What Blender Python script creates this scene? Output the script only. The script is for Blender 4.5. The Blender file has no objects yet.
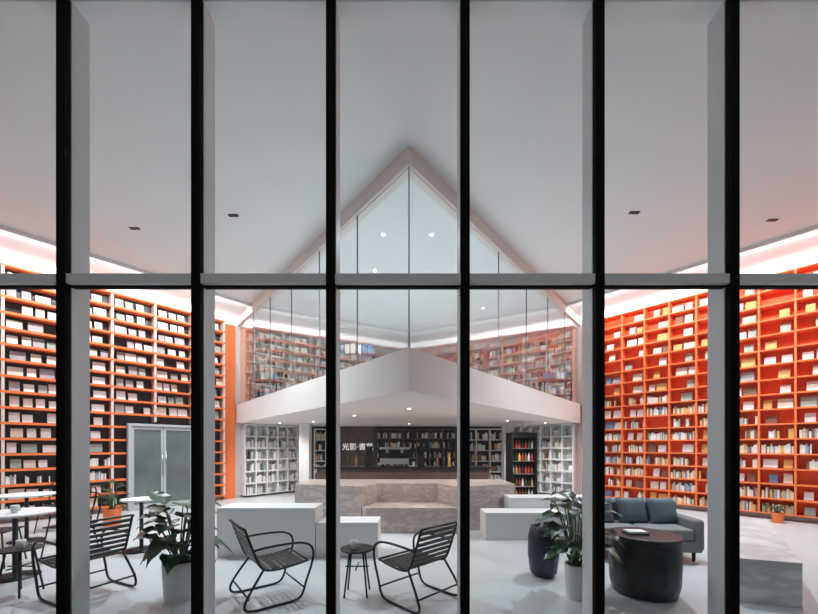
import bpy, bmesh, math, random
from mathutils import Vector, Matrix
random.seed(7)
S=bpy.context.scene
S.view_settings.view_transform='Standard'
COL=S.collection
K=0.824; H=5.25; EYE=1.5
UX,UY=0.636,0.772

# ---------------- materials ----------------
def mat(name,col,rough=0.5,metal=0.0,emit=None,es=0.0,var=0.0,scale=8.0,bump=0.0,spec=None):
    m=bpy.data.materials.new(name); m.use_nodes=True
    nt=m.node_tree; b=nt.nodes['Principled BSDF']
    b.inputs['Base Color'].default_value=(*col,1); b.inputs['Roughness'].default_value=rough
    b.inputs['Metallic'].default_value=metal
    if spec is not None: b.inputs['Specular IOR Level'].default_value=spec
    if emit:
        b.inputs['Emission Color'].default_value=(*emit,1); b.inputs['Emission Strength'].default_value=es
    if var>0 or bump>0:
        tc=nt.nodes.new('ShaderNodeTexCoord'); n=nt.nodes.new('ShaderNodeTexNoise')
        n.inputs['Scale'].default_value=scale; n.inputs['Detail'].default_value=5
        nt.links.new(tc.outputs['Object'],n.inputs['Vector'])
        if var>0:
            r=nt.nodes.new('ShaderNodeValToRGB')
            r.color_ramp.elements[0].position=0.3; r.color_ramp.elements[1].position=0.7
            r.color_ramp.elements[0].color=(*[max(0,c*(1-var)) for c in col],1)
            r.color_ramp.elements[1].color=(*[min(1,c*(1+var*0.5)) for c in col],1)
            nt.links.new(n.outputs['Fac'],r.inputs['Fac']); nt.links.new(r.outputs['Color'],b.inputs['Base Color'])
        if bump>0:
            bp=nt.nodes.new('ShaderNodeBump'); bp.inputs['Strength'].default_value=bump
            bp.inputs['Distance'].default_value=0.01
            nt.links.new(n.outputs['Fac'],bp.inputs['Height']); nt.links.new(bp.outputs['Normal'],b.inputs['Normal'])
    return m
def glass(name,tint,base,graz):
    # thin pane: reflectance = base + graz*(1-cos)^5, same from both sides
    m=bpy.data.materials.new(name); m.use_nodes=True; nt=m.node_tree
    nt.nodes.remove(nt.nodes['Principled BSDF']); out=nt.nodes['Material Output']
    t=nt.nodes.new('ShaderNodeBsdfTransparent'); t.inputs[0].default_value=(*tint,1)
    g=nt.nodes.new('ShaderNodeBsdfGlossy'); g.inputs['Roughness'].default_value=0.0
    g.inputs[0].default_value=(1,1,1,1)
    f=nt.nodes.new('ShaderNodeLayerWeight'); f.inputs['Blend'].default_value=.5
    pw=nt.nodes.new('ShaderNodeMath'); pw.operation='POWER'; pw.inputs[1].default_value=5
    mul=nt.nodes.new('ShaderNodeMath'); mul.operation='MULTIPLY_ADD'; mul.inputs[1].default_value=graz; mul.inputs[2].default_value=base
    mx=nt.nodes.new('ShaderNodeMixShader')
    nt.links.new(f.outputs['Facing'],pw.inputs[0]); nt.links.new(pw.outputs[0],mul.inputs[0]); nt.links.new(mul.outputs[0],mx.inputs[0])
    nt.links.new(t.outputs[0],mx.inputs[1]); nt.links.new(g.outputs[0],mx.inputs[2]); nt.links.new(mx.outputs[0],out.inputs[0])
    return m
def marble(name,base,vein,scale=1.6):
    m=mat(name,base,0.3); nt=m.node_tree; b=nt.nodes['Principled BSDF']
    tc=nt.nodes.new('ShaderNodeTexCoord'); mp=nt.nodes.new('ShaderNodeMapping'); mp.inputs['Scale'].default_value=(1,1,3)
    n=nt.nodes.new('ShaderNodeTexNoise'); n.inputs['Scale'].default_value=scale; n.inputs['Detail'].default_value=10
    n.inputs['Distortion'].default_value=1.2
    r=nt.nodes.new('ShaderNodeValToRGB'); e=r.color_ramp.elements
    e[0].position=0.35; e[0].color=(*base,1); e[1].position=0.62; e[1].color=(*base,1)
    x=r.color_ramp.elements.new(0.5); x.color=(*vein,1)
    nt.links.new(tc.outputs['Object'],mp.inputs[0]); nt.links.new(mp.outputs[0],n.inputs['Vector'])
    nt.links.new(n.outputs['Fac'],r.inputs[0]); nt.links.new(r.outputs[0],b.inputs['Base Color'])
    return m
M={}
M['ceil']=mat('ceiling_paint',(0.76,0.79,0.80),0.85,var=0.02,scale=1)
M['floor']=mat('floor_terrazzo',(0.57,0.59,0.60),0.28,var=0.05,scale=60)
M['wall']=mat('wall_paint',(0.78,0.79,0.79),0.8,var=0.02,scale=2)
M['black']=mat('black_mullion',(0.004,0.0042,0.0045),0.8,var=0.4,scale=150,bump=0.2,spec=.12)
M['fin']=mat('white_fin',(0.62,0.64,0.65),0.5,var=0.02)
M['transom']=mat('grey_transom',(0.74,0.74,0.73),0.5,var=0.05)
M['beam']=mat('beam_taupe',(0.72,0.65,0.61),0.6,var=0.02)
M['slab']=mat('slab_plaster',(0.76,0.71,0.68),0.7,var=0.02)
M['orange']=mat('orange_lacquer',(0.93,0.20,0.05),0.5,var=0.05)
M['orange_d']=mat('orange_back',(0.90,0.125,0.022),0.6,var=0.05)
M['salmon']=mat('salmon_shelf',(0.82,0.66,0.58),0.5,var=0.05)
M['dark']=mat('dark_back',(0.028,0.026,0.030),0.3,var=0.3)
M['white']=mat('white_lacquer',(0.78,0.78,0.78),0.4,var=0.02)
M['post']=mat('post_paint',(0.80,0.62,0.55),0.4,var=0.02)
M['cream']=mat('cream_shelf',(0.80,0.76,0.72),0.5,var=0.02)
M['wood']=mat('brown_wood',(0.13,0.085,0.07),0.5,var=0.3,scale=5)
M['marb']=marble('pink_marble',(0.54,0.46,0.42),(0.38,0.315,0.29),2.6)
M['marbw']=marble('white_marble',(0.72,0.72,0.71),(0.50,0.50,0.50),1.8)
M['metal']=mat('black_metal',(0.012,0.012,0.013),0.4,0.2,var=0.2)
M['steel']=mat('steel',(0.5,0.5,0.5),0.3,0.9,var=0.05)
M['leaf']=mat('leaf_green',(0.03,0.075,0.032),0.35,var=0.5,scale=6)
M['stem']=mat('stem_green',(0.06,0.12,0.05),0.5,var=0.2)
M['pot']=mat('white_pot',(0.68,0.68,0.67),0.5,var=0.03)
M['bluepot']=mat('blue_glaze',(0.02,0.03,0.05),0.4,var=0.2)
M['soil']=mat('soil',(0.03,0.02,0.015),0.9,var=0.4,scale=40)
M['sofa']=mat('sofa_fabric',(0.22,0.225,0.23),0.9,var=0.12,scale=120,bump=0.2)
M['cush']=mat('cushion_fabric',(0.13,0.165,0.20),0.9,var=0.15,scale=120,bump=0.2)
M['drum']=mat('dark_drum',(0.018,0.02,0.024),0.4,var=0.5,scale=14,bump=0.3)
M['gl']=glass('facade_glass',(0.97,0.975,0.98),.012,.5)
M['glb']=glass('mezzanine_glass',(0.93,0.955,0.965),.04,.8)
M['joint']=mat('glass_joint',(0.20,0.22,0.23),0.4,var=0.1)
M['doorgl']=mat('door_glass_tinted',(0.16,0.18,0.18),0.08,var=0.3,scale=1.5)
M['dframe']=mat('door_frame_grey',(0.50,0.51,0.51),0.4,var=0.03)
M['pave']=mat('pavement',(0.10,0.10,0.10),0.8,var=0.2)
M['lamp']=mat('lamp_glow',(1,1,1),0.5,emit=(1,0.97,0.93),es=8)
M['letter']=mat('white_letter',(0.8,0.8,0.8),0.5,emit=(1,0.97,0.93),es=.6)
BK=[mat('book_'+n,c,0.6,var=0.05) for n,c in [('cream',(0.80,0.74,0.64)),('white',(0.85,0.84,0.82)),('grey',(0.40,0.40,0.42)),('blue',(0.16,0.26,0.42)),('yellow',(0.78,0.45,0.14)),('brown',(0.25,0.12,0.07)),('red',(0.5,0.05,0.04)),('ink',(0.05,0.05,0.07)),('sage',(0.38,0.46,0.40))]]
PALA=[BK[0],BK[1],BK[0],BK[1],BK[0],BK[1],BK[4],BK[4],BK[2],BK[3],BK[8],BK[5],BK[0]]
PALW=[BK[1],BK[1],BK[1],BK[0],BK[1],BK[0],BK[2],BK[2],BK[8],BK[1]]

# ---------------- mesh builder ----------------
class MB:
    def __init__(s): s.v=[];s.f=[];s.m=[];s.mats=[];s.sm=[]
    def mi(s,m):
        if m not in s.mats: s.mats.append(m)
        return s.mats.index(m)
    def add(s,vs,fs,m,T=None,smooth=False):
        o=len(s.v)
        for p in vs:
            p=Vector(p)
            s.v.append(tuple(T@p) if T is not None else tuple(p))
        k=s.mi(m)
        for f in fs: s.f.append([o+i for i in f]); s.m.append(k); s.sm.append(smooth)
    def box(s,x0,x1,y0,y1,z0,z1,m,T=None):
        vs=[(x0,y0,z0),(x1,y0,z0),(x1,y1,z0),(x0,y1,z0),(x0,y0,z1),(x1,y0,z1),(x1,y1,z1),(x0,y1,z1)]
        s.add(vs,[(0,3,2,1),(4,5,6,7),(0,1,5,4),(1,2,6,5),(2,3,7,6),(3,0,4,7)],m,T)
    def prism(s,poly,z0,z1,m,T=None):
        n=len(poly); vs=[(x,y,z0) for x,y in poly]+[(x,y,z1) for x,y in poly]
        fs=[tuple(range(n-1,-1,-1)),tuple(range(n,2*n))]+[(i,(i+1)%n,n+(i+1)%n,n+i) for i in range(n)]
        s.add(vs,fs,m,T)
    def lathe(s,prof,m,n=32,T=None,capb=True,capt=True):
        vs=[];fs=[]
        for r,z in prof:
            for i in range(n):
                a=2*math.pi*i/n; vs.append((r*math.cos(a),r*math.sin(a),z))
        for j in range(len(prof)-1):
            for i in range(n):
                fs.append((j*n+i,j*n+(i+1)%n,(j+1)*n+(i+1)%n,(j+1)*n+i))
        s.add(vs,fs,m,T,True)
        if capb: s.add(vs[:n],[tuple(range(n-1,-1,-1))],m,T)
        if capt: s.add(vs[-n:],[tuple(range(n))],m,T)
    def tube(s,pts,r,m,T=None,n=8,sub=4):
        P=[Vector(p) for p in pts]
        if sub>1 and len(P)>2:
            Q=[]
            for i in range(len(P)-1):
                a=P[max(i-1,0)];b=P[i];c=P[i+1];d=P[min(i+2,len(P)-1)]
                for k in range(sub):
                    t=k/sub
                    Q.append(0.5*((2*b)+(c-a)*t+(2*a-5*b+4*c-d)*t*t+(3*b-a-3*c+d)*t**3))
            Q.append(P[-1]); P=Q
        vs=[];fs=[];up=Vector((0.13,0.92,0.3)).normalized()
        for i,p in enumerate(P):
            t=(P[min(i+1,len(P)-1)]-P[max(i-1,0)]).normalized()
            a=t.cross(up)
            if a.length<0.05: a=t.cross(Vector((1,0,0)))
            a.normalize(); b=t.cross(a)
            for k in range(n):
                an=2*math.pi*k/n; vs.append(tuple(p+r*(math.cos(an)*a+math.sin(an)*b)))
        L=len(P)
        for i in range(L-1):
            for k in range(n): fs.append((i*n+k,i*n+(k+1)%n,(i+1)*n+(k+1)%n,(i+1)*n+k))
        fs.append(tuple(range(n))); fs.append(tuple(range((L-1)*n+n-1,(L-1)*n-1,-1)))
        s.add(vs,fs,m,T,True)
    def obj(s,name,parent=None,loc=None,bevel=0):
        me=bpy.data.meshes.new(name); me.from_pydata(s.v,[],s.f)
        for m in s.mats: me.materials.append(m)
        for i,p in enumerate(me.polygons): p.material_index=s.m[i]; p.use_smooth=s.sm[i]
        me.update()
        bm=bmesh.new(); bm.from_mesh(me); bmesh.ops.recalc_face_normals(bm,faces=bm.faces); bm.to_mesh(me); bm.free()
        o=bpy.data.objects.new(name,me); COL.objects.link(o)
        if parent: o.parent=parent
        if loc: o.location=loc
        if bevel:
            b=o.modifiers.new('bevel','BEVEL'); b.width=bevel; b.segments=3; b.limit_method='ANGLE'
            for p in me.polygons: p.use_smooth=True
            w=o.modifiers.new('wn','WEIGHTED_NORMAL'); w.keep_sharp=True
        return o
def empty(name,loc=(0,0,0),rz=0,sc=1):
    e=bpy.data.objects.new(name,None); e.empty_display_size=0.1; COL.objects.link(e); e.location=loc; e.rotation_euler=(0,0,rz); e.scale=(sc,sc,sc); return e
def Tm(loc,rz=0,rx=0,ry=0):
    return Matrix.Translation(loc)@Matrix.Rotation(rz,4,'Z')@Matrix.Rotation(ry,4,'Y')@Matrix.Rotation(rx,4,'X')

# ---------------- room shell ----------------
YF=3.05
XF=14.01-K*YF
b=MB(); b.prism([(-XF-.2,YF-.12),(XF+.2,YF-.12),(0,17.3)],-0.15,0,M['floor']); b.obj('floor')
b=MB(); b.prism([(-XF-.2,YF-.15),(XF+.2,YF-.15),(0,17.3)],H,H+0.2,M['ceil']); b.obj('ceiling')
b=MB(); b.box(-16,16,-8,YF-.13,-0.2,-0.03,M['pave']); b.obj('ground_pavement')
def wallM(side):
    if side>0:
        X=Vector((-UX,UY,0)); Y=Vector((-UY,-UX,0)); O=Vector((XF,YF,0))
    else:
        X=Vector((UX,UY,0)); Y=Vector((UY,-UX,0)); O=Vector((-XF,YF,0))
    return Matrix(((X.x,Y.x,0,O.x),(X.y,Y.y,0,O.y),(0,0,1,0),(0,0,0,1)))
WR,WL=wallM(1),wallM(-1)
LW=(17-YF)/UY
for nm,T,mm in (('wall_right',WR,M['wall']),('wall_left',WL,M['wall'])):
    b=MB(); b.box(0,LW,-0.2,0,0,H,mm,T); b.obj(nm)

# ---------------- facade ----------------
SP=1.114
xs=[-0.649+SP*k for k in range(-9,11)]
for i,x in enumerate(xs):
    e=empty('trim_mullion',(x,0,0))
    b=MB(); b.box(-.037,.037,3.0,3.05,-0.02,H+.35,M['black']); b.obj('outer_cap',e)
    b=MB(); b.box(-.037,.037,3.062,3.235,0,H,M['fin']); b.obj('inner_fin',e)
ZT=1.5+167*3.03/363.6
b=MB(); b.box(-XF,XF,3.008,3.05,ZT-.035,ZT+.045,M['transom']); b.box(-XF,XF,3.0605,3.10,ZT-.05,ZT+.055,M['black']); b.obj('trim_transom')
for i in range(len(xs)-1):
    b=MB(); b.box(xs[i]+.039,xs[i+1]-.039,3.052,3.059,0,H,M['gl']); b.obj('window_%d'%(i+1))
b=MB(); b.box(-XF,XF,2.98,3.05,H+.2,H+.5,M['black']); b.obj('trim_head')

# ---------------- mezzanine ----------------
CY=4.52
YJ=(14.01+K*CY)/(2*K)
XJ=K*(YJ-CY)
ZS0,ZS1=2.20,2.74
slab=[(0,CY),(XJ-.02,YJ-.02),(0,16.98),(-XJ+.02,YJ-.02)]
b=MB(); b.prism(slab,ZS0,ZS1,M['slab']); b.obj('ceiling_mezzanine_slab')
def faceband(b,side,t0,t1,inn,out,z0,z1,m):
    d=Vector((side*UX,UY)); n=Vector((side*UY,-UX)); O=Vector((0,CY))
    p=[O+d*t0+n*out,O+d*t1+n*out,O+d*t1-n*inn,O+d*t0-n*inn]
    b.prism([(q.x,q.y) for q in p],z0,z1,m)
LFc=(YJ-CY)/UY
b=MB()
w=0.16
ap=w/UX
for s_ in (1,-1):
    d=Vector((s_*UX,UY)); n=Vector((s_*UY,-UX))
    e1=Vector((0,CY))+d*(LFc-.15)
    inn=e1-n*w
    b.prism([(0,CY),(e1.x,e1.y),(inn.x,inn.y),(0,CY+ap)],H-.22,H-.002,M['beam'])
b.obj('trim_roof_beam')
b=MB()
for s_ in (1,-1):
    faceband(b,s_,.08,LFc-.35,.055,-.04,ZS1,H-.22,M['glb'])
b.obj('window_mezzanine_glazing')
b=MB()
for s_ in (1,-1):
    k=1.3
    while k<LFc-.3:
        faceband(b,s_,k-.005,k+.005,.058,-.037,ZS1,H-.22,M['joint']); k+=1.3
b.box(-.008,.008,CY+.05,CY+.075,ZS1,H-.22,M['joint'])
b.obj('trim_glazing_joint')

# ---------------- shelving ----------------
def shelf(name,T,x0,x1,z0,z1,rows,colw,depth,fm,bm_,fill,skip=None,bookname=None,vm=None,post=.03,bd=.028,pal=None):
    e=empty(name); vm=vm or fm; pal=pal or PALA
    rh=(z1-z0)/rows
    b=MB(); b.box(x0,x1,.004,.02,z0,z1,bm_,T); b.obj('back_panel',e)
    b=MB(); bk=MB()
    def segs(z):
        if skip and z<skip[2]: return [(x0,skip[0]),(skip[1],x1)]
        return [(x0,x1)]
    for r in range(rows+1):
        z=z0+r*rh
        for a,c in segs(z):
            b.box(a,c,.02,depth,z-bd/2 if r else z,z+bd/2,fm,T)
    ncol=max(1,round((x1-x0)/colw)); cw=(x1-x0)/ncol
    for c in range(ncol+1):
        x=x0+c*cw; x_=min(max(x,x0+post/2),x1-post/2)
        zz=z0
        if skip and skip[0]<x_<skip[1]: zz=skip[2]
        b.box(x_-post/2,x_+post/2,.02,depth-.004,zz,z1,vm,T)
    b.obj('frame',e)
    for r in range(rows):
        z=z0+r*rh+bd/2+.002; hh=rh-bd-.02
        for c in range(ncol):
            xa=x0+c*cw+post/2+.012; xb=x0+(c+1)*cw-post/2-.012
            if skip and xb>skip[0]-.02 and xa<skip[1]+.02 and z<skip[2]: continue
            mode,dens=fill(r,rows)
            if mode=='face':
                x=xa+random.random()*.07
                while x<xb-.15:
                    w_=random.choice([.13,.15,.17,.22]); h_=min(hh*.85,.21)*random.uniform(.75,1)
                    if x+w_>xb: break
                    if random.random()<dens:
                        bk.box(0,w_,0,.02,0,h_,random.choice(pal),T@Tm((x,depth*.55,z+.004),rx=math.radians(12)))
                    x+=w_+random.uniform(.02,.09)
            else:
                x=xa
                while x<xb-.03:
                    w_=random.uniform(.015,.04)
                    if random.random()<dens:
                        h_=hh*random.uniform(.5,.8)
                        bk.box(x,x+w_-.002,depth*.25,depth*.25+.14,z,z+h_,random.choice(pal+[BK[2],BK[5]]),T)
                    else: x+=.09
                    x+=w_
    if bk.v: bk.obj(bookname or 'shelved_books')
    return e
def tY(Y): return (Y-YF)/UY
tj=tY(YJ)
def fillR(r,n):
    if r<6: return ('spine',.95) if random.random()<.6 else ('face',.95)
    if r<9: return ('spine',.9) if random.random()<.35 else ('face',.9)
    return ('face',.75)
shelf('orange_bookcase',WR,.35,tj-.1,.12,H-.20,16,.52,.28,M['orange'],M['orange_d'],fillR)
def fillL(r,n):
    if r<5: return ('spine',.9) if random.random()<.5 else ('face',.95)
    return ('face',.92)
d0,d1=tY(8.70),tY(9.86)
shelf('open_bookcase',WL,.35,tj-.40,.12,H-.20,16,.85,.26,M['orange'],M['dark'],fillL,skip=(d0,d1,2.12),vm=M['post'],post=.045,bd=.045,pal=PALW)
b=MB(); b.box(tj-.39,tj-.05,.004,.12,0,H-.20,M['orange'],WL); b.obj('orange_column')
def fillC(r,n): return ('spine',.9) if random.random()<.8 else ('face',.9)
for nm,T in (('r',WR),('l',WL)):
    shelf('white_cubby_shelf',T,tj+.15,tj+2.3,.06,2.17,6,.36,.28,M['white'],M['cream'],fillC,post=.035,bd=.035,pal=PALW)
    shelf('mezzanine_bookcase',T,tj+.15,LW-.38,ZS1+.02,H-.25,7,.8,.28,M['salmon'],M['cream'],fillC,pal=PALW)
def area(name,loc,sx,sy,power,col,xdir,ddir,parent=None):
    L=bpy.data.lights.new(name,'AREA'); L.shape='RECTANGLE'; L.size=sx; L.size_y=sy; L.energy=power; L.color=col
    o=bpy.data.objects.new(name,L); COL.objects.link(o)
    z=(-Vector(ddir)).normalized(); x=Vector(xdir).normalized(); y=z.cross(x).normalized(); x=y.cross(z)
    o.matrix_world=Matrix(((x.x,y.x,z.x,loc[0]),(x.y,y.y,z.y,loc[1]),(x.z,y.z,z.z,loc[2]),(0,0,0,1)))
    if parent: o.parent=parent
    return o
COOL=(.84,.95,1.0)
for T in (WR,WL):
    R=T.to_3x3(); xd=R@Vector((1,0,0))
    area('cove_light',T@Vector((tj/2+.1,.14,H-.175)),tj-.5,.10,70,(.84,.95,1),xd,(0,0,1))
    e=empty('added_fill_track'); b=MB(); b.box(.5,tj-.3,1.55,1.60,H-.07,H-.001,M['white'],T); b.obj('housing',e)  # invented track housing to carry the added shelf light
    area('added_fill_lamp',T@Vector((tj/2,1.54,H-.05)),tj-1,.05,280,(.97,.99,1),xd,R@Vector((0,-.75,-1)),e)  # added strip light, evens out brightness on the bookcases

# ---------------- door ----------------
e=empty('door_1')
b=MB(); D0,D1=d0+.03,d1-.03; mid=(D0+D1)/2
for a in (D0,D1-.06): b.box(a,a+.06,.16,.34,0,2.06,M['dframe'],WL)
b.box(D0+.06,D1-.06,.16,.34,2.0,2.06,M['dframe'],WL)
for a,c in ((D0+.065,mid-.004),(mid+.004,D1-.065)):
    b.box(a,a+.05,.26,.30,.01,1.99,M['dframe'],WL); b.box(c-.05,c,.26,.30,.01,1.99,M['dframe'],WL)
    b.box(a+.05,c-.05,.26,.30,.01,.12,M['dframe'],WL); b.box(a+.05,c-.05,.26,.30,1.92,1.99,M['dframe'],WL)
b.obj('frame',e)
b=MB()
for a,c in ((D0+.115,mid-.054),(mid+.054,D1-.115)): b.box(a,c,.272,.284,.12,1.92,M['doorgl'],WL)
b.obj('glass_leaf',e)
b=MB()
for x in (mid-.04,mid+.04): b.tube([(x,.35,.8),(x,.35,1.4)],.012,M['steel'],WL)
for x in (mid-.04,mid+.04):
    for z in (.85,1.35): b.tube([(x,.30,z),(x,.35,z)],.007,M['steel'],WL)
b.obj('handles',e)

# ---------------- under-slab back bar ----------------
YB=12.5; XB=14.01-K*YB-.05
b=MB(); b.box(-XB,XB,YB,YB+.12,0,ZS0-.005,M['dark']); b.obj('wall_back_bar')
TB=Matrix(((1,0,0,0),(0,-1,0,YB),(0,0,1,0),(0,0,0,1)))
shelf('bar_shelf',TB,-3.2,-2.4,.3,2.1,5,.4,.28,M['white'],M['dark'],fillC)
def fillB(r,n): return ('spine',.75)
shelf('bar_shelf',TB,-1.1,1.6,.8,2.1,4,.45,.25,M['wood'],M['dark'],fillB,bookname='coffee_bags')
shelf('bar_shelf',TB,1.8,3.2,.3,2.1,5,.45,.28,M['white'],M['dark'],fillC)
e=empty('wall_sign')
b=MB(); b.box(-2.36,-1.14,YB-.1,YB-.03,.2,ZS0-.02,M['wood']); b.obj('panel',e)
cu=bpy.data.curves.new('sign_text','FONT'); cu.body='光影·書苑'; cu.size=.25; cu.extrude=.01; cu.align_x='CENTER'
cu.materials.append(M['letter']); to=bpy.data.objects.new('lettering',cu); COL.objects.link(to); to.parent=e
to.location=(-1.75,YB-.115,1.42); to.rotation_euler=(math.pi/2,0,0)
for x in (-3.15,3.0):
    b=MB(); b.box(x-.15,x+.15,10.9,11.2,0,ZS0-.004,M['white']); b.obj('trim_column')
b=MB(); b.box(-2.2,1.9,8.7,9.4,0,.98,M['wood']); b.box(-2.25,1.95,8.65,9.45,.98,1.02,M['metal']); b.obj('bar_counter')
def espresso(x,y):
    e=empty('espresso_machine',(x,y,1.02)); b=MB()
    b.box(-.35,.35,-.25,.25,.06,.2,M['steel']); b.box(-.35,.35,0,.25,.2,.42,M['metal']); b.box(-.37,.37,-.22,.27,.42,.48,M['steel'])
    for s in (-.3,.3):
        b.box(s-.02,s+.02,-.2,-.16,0,.06,M['metal']); b.box(s-.02,s+.02,.16,.2,0,.06,M['metal'])
    b.obj('body',e,bevel=.008); b=MB()
    for s in (-.18,.18):
        b.lathe([(.035,.33),(.035,.42)],M['steel'],16,Tm((s,-.12,0))); b.tube([(s,-.12,.34),(s,-.28,.32)],.012,M['metal'])
    b.obj('group_heads',e)
espresso(-.35,9.05)
def grinder(x,y):
    b=MB(); b.box(-.09,.09,-.12,.12,0,.3,M['metal']); b.lathe([(.04,.3),(.09,.42),(.09,.5)],M['metal'],16); b.obj('coffee_grinder',loc=(x,y,1.02))
grinder(.3,9.05); grinder(-1.0,9.05)
for x in (-1.7,-1.5,-1.3,.7,.85,1.0,1.35,1.5):
    b=MB(); b.lathe([(.035,0),(.038,.15),(.035,.19),(.013,.24),(.013,.3)],random.choice([M['bluepot'],BK[5],BK[4],M['leaf'],M['bluepot']]),14); b.obj('bottle',loc=(x,9.0+random.uniform(-.1,.1),1.02))
e=empty('drinks_fridge',(3.15,10.2,0)); b=MB()
b.box(-.35,.35,-.3,.3,0,.1,M['metal']); b.box(-.35,.35,-.3,.3,1.75,1.9,M['metal']); b.box(-.35,-.31,-.3,.3,.1,1.75,M['metal']); b.box(.31,.35,-.3,.3,.1,1.75,M['metal']); b.box(-.31,.31,.27,.3,.1,1.75,M['metal'])
for z in (.4,.75,1.1,1.45): b.box(-.31,.31,-.2,.27,z,z+.015,M['steel'])
b.obj('cabinet',e); b=MB()
for z in (.1,.415,.765,1.115,1.465):
    for k in range(7):
        b.lathe([(.03,0),(.032,.13),(.012,.18),(.012,.22)],random.choice([BK[6],BK[4],BK[6],BK[1],M['leaf'],BK[5]]),10,Tm((-.26+k*.087,-.12,z+.001)))
b.obj('bottles',e)

# marble seating / reception block
b=MB()
b.prism([(-2.15,6.85),(-.85,6.45),(-.62,7.0),(.55,7.0),(.85,6.45),(2.0,6.85),(2.0,7.9),(-2.15,7.9)],0,.80,M['marb'])
b.prism([(-.83,6.42),(-.75,6.33),(.85,6.30),(.83,6.45),(.54,6.99),(-.61,6.99)],0,.44,M['marb'])
b.obj('marble_seating_block')

def plinth(poly,h,m=None):
    b=MB(); b.prism(poly,0,h,m or M['white']); return b.obj('display_plinth',bevel=.006)
plinth([(-2.62,4.95),(-1.28,4.95),(-1.28,5.4),(-2.62,5.4)],.67)
plinth([(-1.27,4.95),(-.42,4.95),(-.42,5.4),(-1.27,5.4)],.47)
plinth([(1.23,5.85),(2.5,5.85),(2.5,6.3),(1.23,6.3)],.44)
plinth([(1.75,6.32),(3.3,6.32),(3.3,6.75),(1.75,6.75)],.62)
plinth([(3.16,3.55),(3.66,3.38),(5.35,5.42),(4.80,5.75)],.42,M['marbw'])

# mezzanine display tables with books
for (x,y) in ((4.15,10.3),(-4.1,10.4),(-1.1,7.6)):
    e=empty('display_table',(x,y,ZS1+.002)); b=MB(); b.box(-.4,.4,-.2,.2,.62,.66,M['wood'])
    for sx in (-.37,.37):
        for sy in (-.17,.17): b.box(sx-.015,sx+.015,sy-.015,sy+.015,0,.62,M['metal'])
    b.box(-.38,.38,-.18,.18,.2,.22,M['wood']); b.obj('table',e)
    b=MB()
    for k in range(6):
        for z in (.222,.662):
            h_=random.uniform(.16,.26); b.box(-.35+k*.12,-.26+k*.12,-.05,-.02,z,z+h_,random.choice([BK[3],BK[1],BK[3],BK[7],BK[0]]))
    b.obj('books',e)

# ---------------- lounge chairs ----------------
def lounge_chair(loc,rz,sc=1):
    e=empty('lounge_chair',loc,rz,sc); w=.28
    b=MB()
    for s in (-1,1):
        y=s*w; r=.013
        b.tube([(-.38,y,.83),(-.30,y,.60),(-.22,y,.42),(-.10,y,.375),(.10,y,.385),(.27,y,.41)],r,M['metal'])
        y2=s*(w+.03)
        b.tube([(-.31,y,.60),(-.20,y2,.625),(.05,y2,.63),(.22,y2,.61),(.31,y2,.54),(.31,y2,.40),(.24,y2,.20),(.19,y2,.06),(.10,y2,.016),(-.1,y2,.014),(-.30,y2,.016),(-.385,y2,.05),(-.36,y2,.16),(-.2,y,.395)],r,M['metal'])
    b.tube([(-.38,-w,.83),(-.405,-w+.05,.845),(-.405,w-.05,.845),(-.38,w,.83)],.013,M['metal'])
    b.tube([(.27,-w,.41),(.275,w,.41)],.012,M['metal'],sub=1); b.tube([(-.05,-w,.372),(-.05,w,.372)],.010,M['metal'],sub=1)
    b.tube([(.22,-w-.03,.13),(.22,w+.03,.13)],.010,M['metal'],sub=1); b.tube([(-.35,-w-.03,.14),(-.35,w+.03,.14)],.010,M['metal'],sub=1)
    b.obj('frame',e)
    b=MB()
    path=[(-.37,.79),(-.352,.73),(-.33,.67),(-.306,.612),(-.28,.555),(-.257,.498),(-.23,.44)]
    for x,z in path: b.box(-.006,.006,-w+.01,w-.01,-.019,.019,M['metal'],Tm((x,0,z),ry=math.radians(-23)))
    b.obj('back_slats',e); b=MB()
    for i in range(8):
        x=-.15+.053*i; z=.39+.02*(x+.1)
        b.box(x-.019,x+.019,-w+.01,w-.01,z-.006,z+.006,M['metal'])
    b.obj('seat_slats',e)
lounge_chair((-1.36,3.68,0),math.radians(38),.91)
lounge_chair((.05,3.66,0),math.radians(134),.91)
lounge_chair((-3.35,3.75,0),math.radians(155),.93)

def side_table(loc,r=.17,h=.47):
    e=empty('side_table',loc); b=MB()
    b.lathe([(r-.01,h-.02),(r,h-.015),(r,h-.003),(r-.008,h)],M['metal'],40); b.obj('top',e); b=MB()
    for k in range(4):
        a=math.pi/4+k*math.pi/2; b.tube([(r*.55*math.cos(a),r*.55*math.sin(a),h-.02),(r*.95*math.cos(a),r*.95*math.sin(a),.0)],.010,M['metal'],sub=1)
    b.tube([(r*.7,0.0,.28),(-r*.7,0,.28)],.007,M['metal'],sub=1); b.tube([(0,r*.7,.28),(0,-r*.7,.28)],.007,M['metal'],sub=1)
    b.obj('legs',e)
def cup(loc):
    e=empty('coffee_cup',loc); b=MB(); b.lathe([(.025,0),(.036,.03),(.038,.085),(.034,.085),(.032,.03),(.0,.012)],M['pot'],24,capt=False)
    b.tube([(.036,0,.07),(.062,0,.06),(.058,0,.03),(.034,0,.025)],.005,M['pot']); b.obj('body',e)
side_table((-.53,3.72,0)); cup((-.56,3.68,.471))

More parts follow.
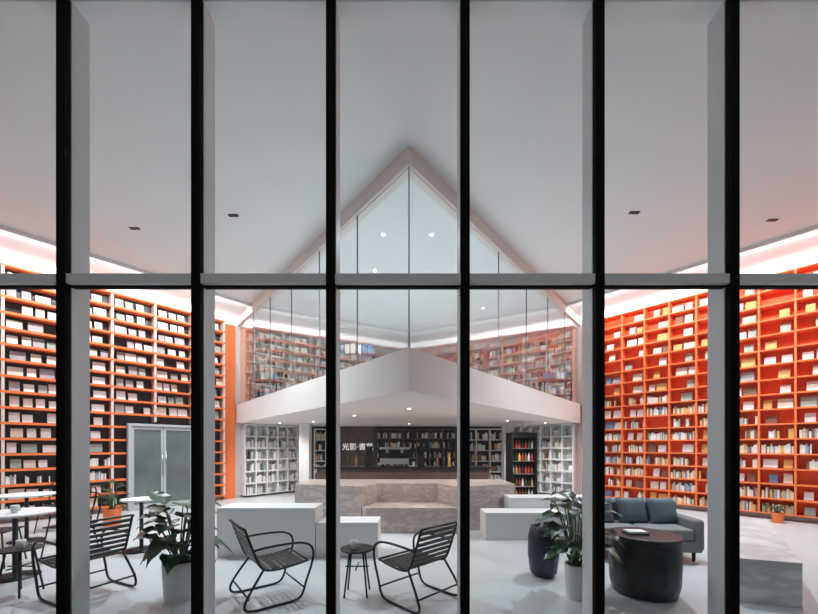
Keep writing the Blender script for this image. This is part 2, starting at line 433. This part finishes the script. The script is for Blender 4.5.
def cafe_table(loc,r,h=.75):
    e=empty('cafe_table',loc); b=MB(); b.lathe([(r-.01,h-.025),(r,h-.02),(r,h-.004),(r-.006,h)],M['white'],48); b.obj('top',e)
    b=MB(); b.lathe([(.22,0),(.22,.012),(.04,.025),(.025,.05),(.025,h-.03),(.08,h-.025)],M['metal'],28); b.obj('pedestal',e)
def wire_chair(loc,rz,sh=.45):
    e=empty('wire_chair',loc,rz); b=MB()
    b.box(-.2,.2,-.2,.2,sh-.02,sh,M['metal']); b.obj('seat',e,bevel=.008); b=MB()
    for sx in (-1,1):
        for sy in (-1,1): b.tube([(sx*.16,sy*.16,sh-.02),(sx*.21,sy*.21,0)],.009,M['metal'],sub=1)
    b.tube([(-.18,-.19,sh),(-.23,-.2,sh+.2),(-.25,-.17,sh+.38),(-.26,0,sh+.4),(-.25,.17,sh+.38),(-.23,.2,sh+.2),(-.18,.19,sh)],.010,M['metal'])
    for y in (-.1,-.03,.04,.11): b.tube([(-.18,y,sh),(-.255,y,sh+.39)],.005,M['metal'],sub=1)
    b.obj('frame',e)
cafe_table((-4.55,4.2,0),.36); cafe_table((-6.1,5.8,0),.36); cafe_table((-3.9,5.3,0),.25)
side_table((-3.98,3.72,0),.18,.47)
wire_chair((-4.6,4.95,0),math.radians(-90)); wire_chair((-5.25,4.6,0),math.radians(20)); wire_chair((-5.4,5.8,0),math.radians(180)); wire_chair((-6.35,6.55,0),math.radians(-70))
cup((-4.5,4.15,.751)); cup((-3.95,3.7,.471))

# ---------------- plants ----------------
def leaf(b,base,dir_,L,W,m,droop):
    d=Vector(dir_).normalized(); side=d.cross(Vector((0,0,1)))
    if side.length<.1: side=Vector((1,0,0))
    side.normalize(); n=side.cross(d).normalized()
    vs=[];fs=[];N=8
    for i in range(N+1):
        t=i/N; wv=W*(math.sin(math.pi*min(1,t*1.02+.02)**.75))*.5+.001
        c=Vector(base)+d*(L*t)-Vector((0,0,1))*(droop*L*t*t)
        for k,(f,l) in enumerate(((-1,.16),(-.5,.05),(0,0),(.5,.05),(1,.16))):
            vs.append(tuple(c+side*(wv*f)+n*(wv*l*1.4+ .01*math.sin(i*1.9+k))))
    for i in range(N):
        for k in range(4): fs.append((i*5+k,i*5+k+1,(i+1)*5+k+1,(i+1)*5+k))
    b.add(vs,fs,m,None,True)
def plant(name,loc,pr,ph,htop,spread,n,L,W,potm,seed):
    random.seed(seed); e=empty(name,loc); b=MB()
    b.lathe([(pr*.82,0),(pr*.9,.03),(pr,ph*.95),(pr,ph),(pr-.015,ph),(pr-.018,ph-.04)],potm,36,capt=False); b.lathe([(pr-.017,ph-.045),(pr-.017,ph-.04)],M['soil'],36); b.obj('pot',e)
    b=MB(); s=MB()
    for i in range(n):
        a=i*2.399+random.uniform(-.3,.3); q=(i+.5)/n
        z=ph+.06+(htop-ph-.16)*q; rr=spread*(.35+.65*math.sin(math.pi*(.25+.6*(1-q))))*random.uniform(.5,1)
        p=Vector((rr*.55*math.cos(a),rr*.55*math.sin(a),z))
        s.tube([(pr*.2*math.cos(a),pr*.2*math.sin(a),ph-.04),(rr*.3*math.cos(a),rr*.3*math.sin(a),(ph+z)/2),tuple(p)],.006,M['stem'],n=6)
        leaf(b,p,(math.cos(a),math.sin(a),random.uniform(.2,.9)*(0.3+q)),L*random.uniform(.8,1.15),W*random.uniform(.8,1.15),M['leaf'],random.uniform(.3,.8))
    s.obj('stems',e); b.obj('leaves',e)
plant('potted_rubber_plant',(-2.28,3.62,0),.155,.37,1.04,.40,40,.28,.22,M['pot'],3)
plant('potted_fiddle_leaf_plant',(1.66,3.62,0),.105,.34,1.10,.38,36,.27,.19,M['pot'],5)
plant('potted_fern',(-5.55,6.8,0),.14,.35,.95,.25,16,.25,.08,M['orange'],9)
e=empty('blue_planter',(1.57,4.25,0)); b=MB(); b.lathe([(.10,0),(.15,.05),(.175,.25),(.17,.45),(.14,.58),(.125,.58),(.15,.45),(.155,.25),(.1,.06)],M['bluepot'],36); b.obj('body',e)
plant('potted_succulent',(7.3,7.2,0),.09,.2,.42,.15,12,.14,.06,M['orange'],11)

e=empty('drum_side_table',(2.43,3.76,0)); b=MB()
b.lathe([(.25,0),(.29,.02),(.315,.12),(.325,.35),(.32,.52),(.31,.57),(.335,.575),(.335,.60),(.32,.605)],M['drum'],56); b.obj('body',e)
b=MB(); b.box(-.1,.1,-.07,.07,0,.02,BK[7]); b.box(-.09,.09,-.06,.06,.02,.035,BK[1]); b.obj('magazine_stack',loc=(2.33,3.74,.606))

# ---------------- sofa ----------------
def pillow(b,T,w,h,t,m):
    N=12; vs=[];fs=[]
    for sgn in (1,-1):
        o=len(vs)
        for i in range(N+1):
            for j in range(N+1):
                u=i/N*2-1; v=j/N*2-1
                th=t*.5*((1-u**4)*(1-v**4))**.5
                pin=1-.07*(1-abs(u))*(abs(v)**3)
                pin2=1-.07*(1-abs(v))*(abs(u)**3)
                vs.append((u*w/2*pin2,sgn*th,v*h/2*pin))
        for i in range(N):
            for j in range(N):
                a=o+i*(N+1)+j; fs.append((a,a+1,a+N+2,a+N+1))
    b.add(vs,fs,m,T,True)
def sofa(loc,rz):
    e=empty('sofa',loc,rz); W=1.5
    def part(n,*a,bev=.04,m=None):
        b=MB(); b.box(*a,m or M['sofa']); b.obj(n,e,bevel=bev)
    part('base',-W/2+.02,W/2-.02,-.35,.36,.12,.28,bev=.03)
    part('seat_cushion_1',-W/2+.13,-.005,-.37,.2,.28,.43)
    part('seat_cushion_2',.005,W/2-.13,-.37,.2,.28,.43)
    part('backrest',-W/2,W/2,.2,.40,.2,.74,bev=.07)
    part('arm_1',-W/2,-W/2+.13,-.36,.3,.14,.56,bev=.05); part('arm_2',W/2-.13,W/2,-.36,.3,.14,.56,bev=.05)
    b=MB()
    for x in (-W/2+.1,W/2-.1):
        for y in (-.28,.28): b.lathe([(.018,0),(.026,.125)],M['metal'],12,Tm((x,y,0)))
    b.obj('legs',e); b=MB()
    for x,r,m in ((-.42,-.15,M['cush']),(.05,.1,M['cush']),(.46,.2,M['cush'])):
        pillow(b,Tm((x,.08,.60),rz=r,rx=math.radians(-18)),.42,.36,.15,m)
    b.obj('throw_cushions',e)
sofa((3.12,5.12,0),math.radians(-6))

# ---------------- lights ----------------
def slot(x,y,p,l=.16):
    e=empty('recessed_slot_light',(x,y,H)); b=MB(); b.box(-l/2,l/2,-.03,.03,-.012,-.001,M['metal']); b.obj('housing',e)
    L=bpy.data.lights.new('slot_lamp','SPOT'); L.energy=p; L.spot_size=math.radians(130); L.spot_blend=1; L.shadow_soft_size=.03; L.color=COOL
    o=bpy.data.objects.new('lamp',L); COL.objects.link(o); o.parent=e; o.location=(0,0,-.05)
for x,y in ((-2.84,5.88),(3.6,5.81),(-4.7,6.23),(6.0,6.0)): slot(x,y,600)
def disc(x,y,z,p,r=.05,name='recessed_downlight',c=COOL):
    e=empty(name,(x,y,z)); b=MB(); b.lathe([(r+.012,-.008),(r+.012,-.001)],M['white'],20); b.lathe([(r,-.012),(r,-.0085)],M['lamp'],20); b.obj('trim_ring',e)
    L=bpy.data.lights.new('downlight_lamp','SPOT'); L.energy=p; L.spot_size=math.radians(140); L.spot_blend=1; L.shadow_soft_size=.02; L.color=c
    o=bpy.data.objects.new('lamp',L); COL.objects.link(o); o.parent=e; o.location=(0,0,-.05)
for x in (-.45,.4): disc(x,6.4,H,260,.035)
for x,y in ((-2.0,9.8),(2.0,9.8)): disc(x,y,H,450,.035)
for x,y in ((0,6.6),(-1.2,8.0),(1.2,8.0),(-2.6,9.9),(2.6,9.6),(0,10.8)): disc(x,y,ZS0,100,.03,c=(1,.95,.90))
for x,y in ((-3.7,10.4),(3.9,10.4)): disc(x,y,ZS0,120,.03,c=(1,.95,.90))  # extra pair added to brighten the white cubby shelves

wd=bpy.data.worlds.new('world'); S.world=wd; wd.use_nodes=True
wd.node_tree.nodes['Background'].inputs[0].default_value=(.28,.29,.30,1); wd.node_tree.nodes['Background'].inputs[1].default_value=.9

cam=bpy.data.cameras.new('camera'); cam.lens=16; cam.sensor_width=36; cam.shift_y=140/818
co=bpy.data.objects.new('camera',cam); COL.objects.link(co); co.location=(0,0,EYE); co.rotation_euler=(math.pi/2,0,0); cam.clip_start=.05
S.camera=co
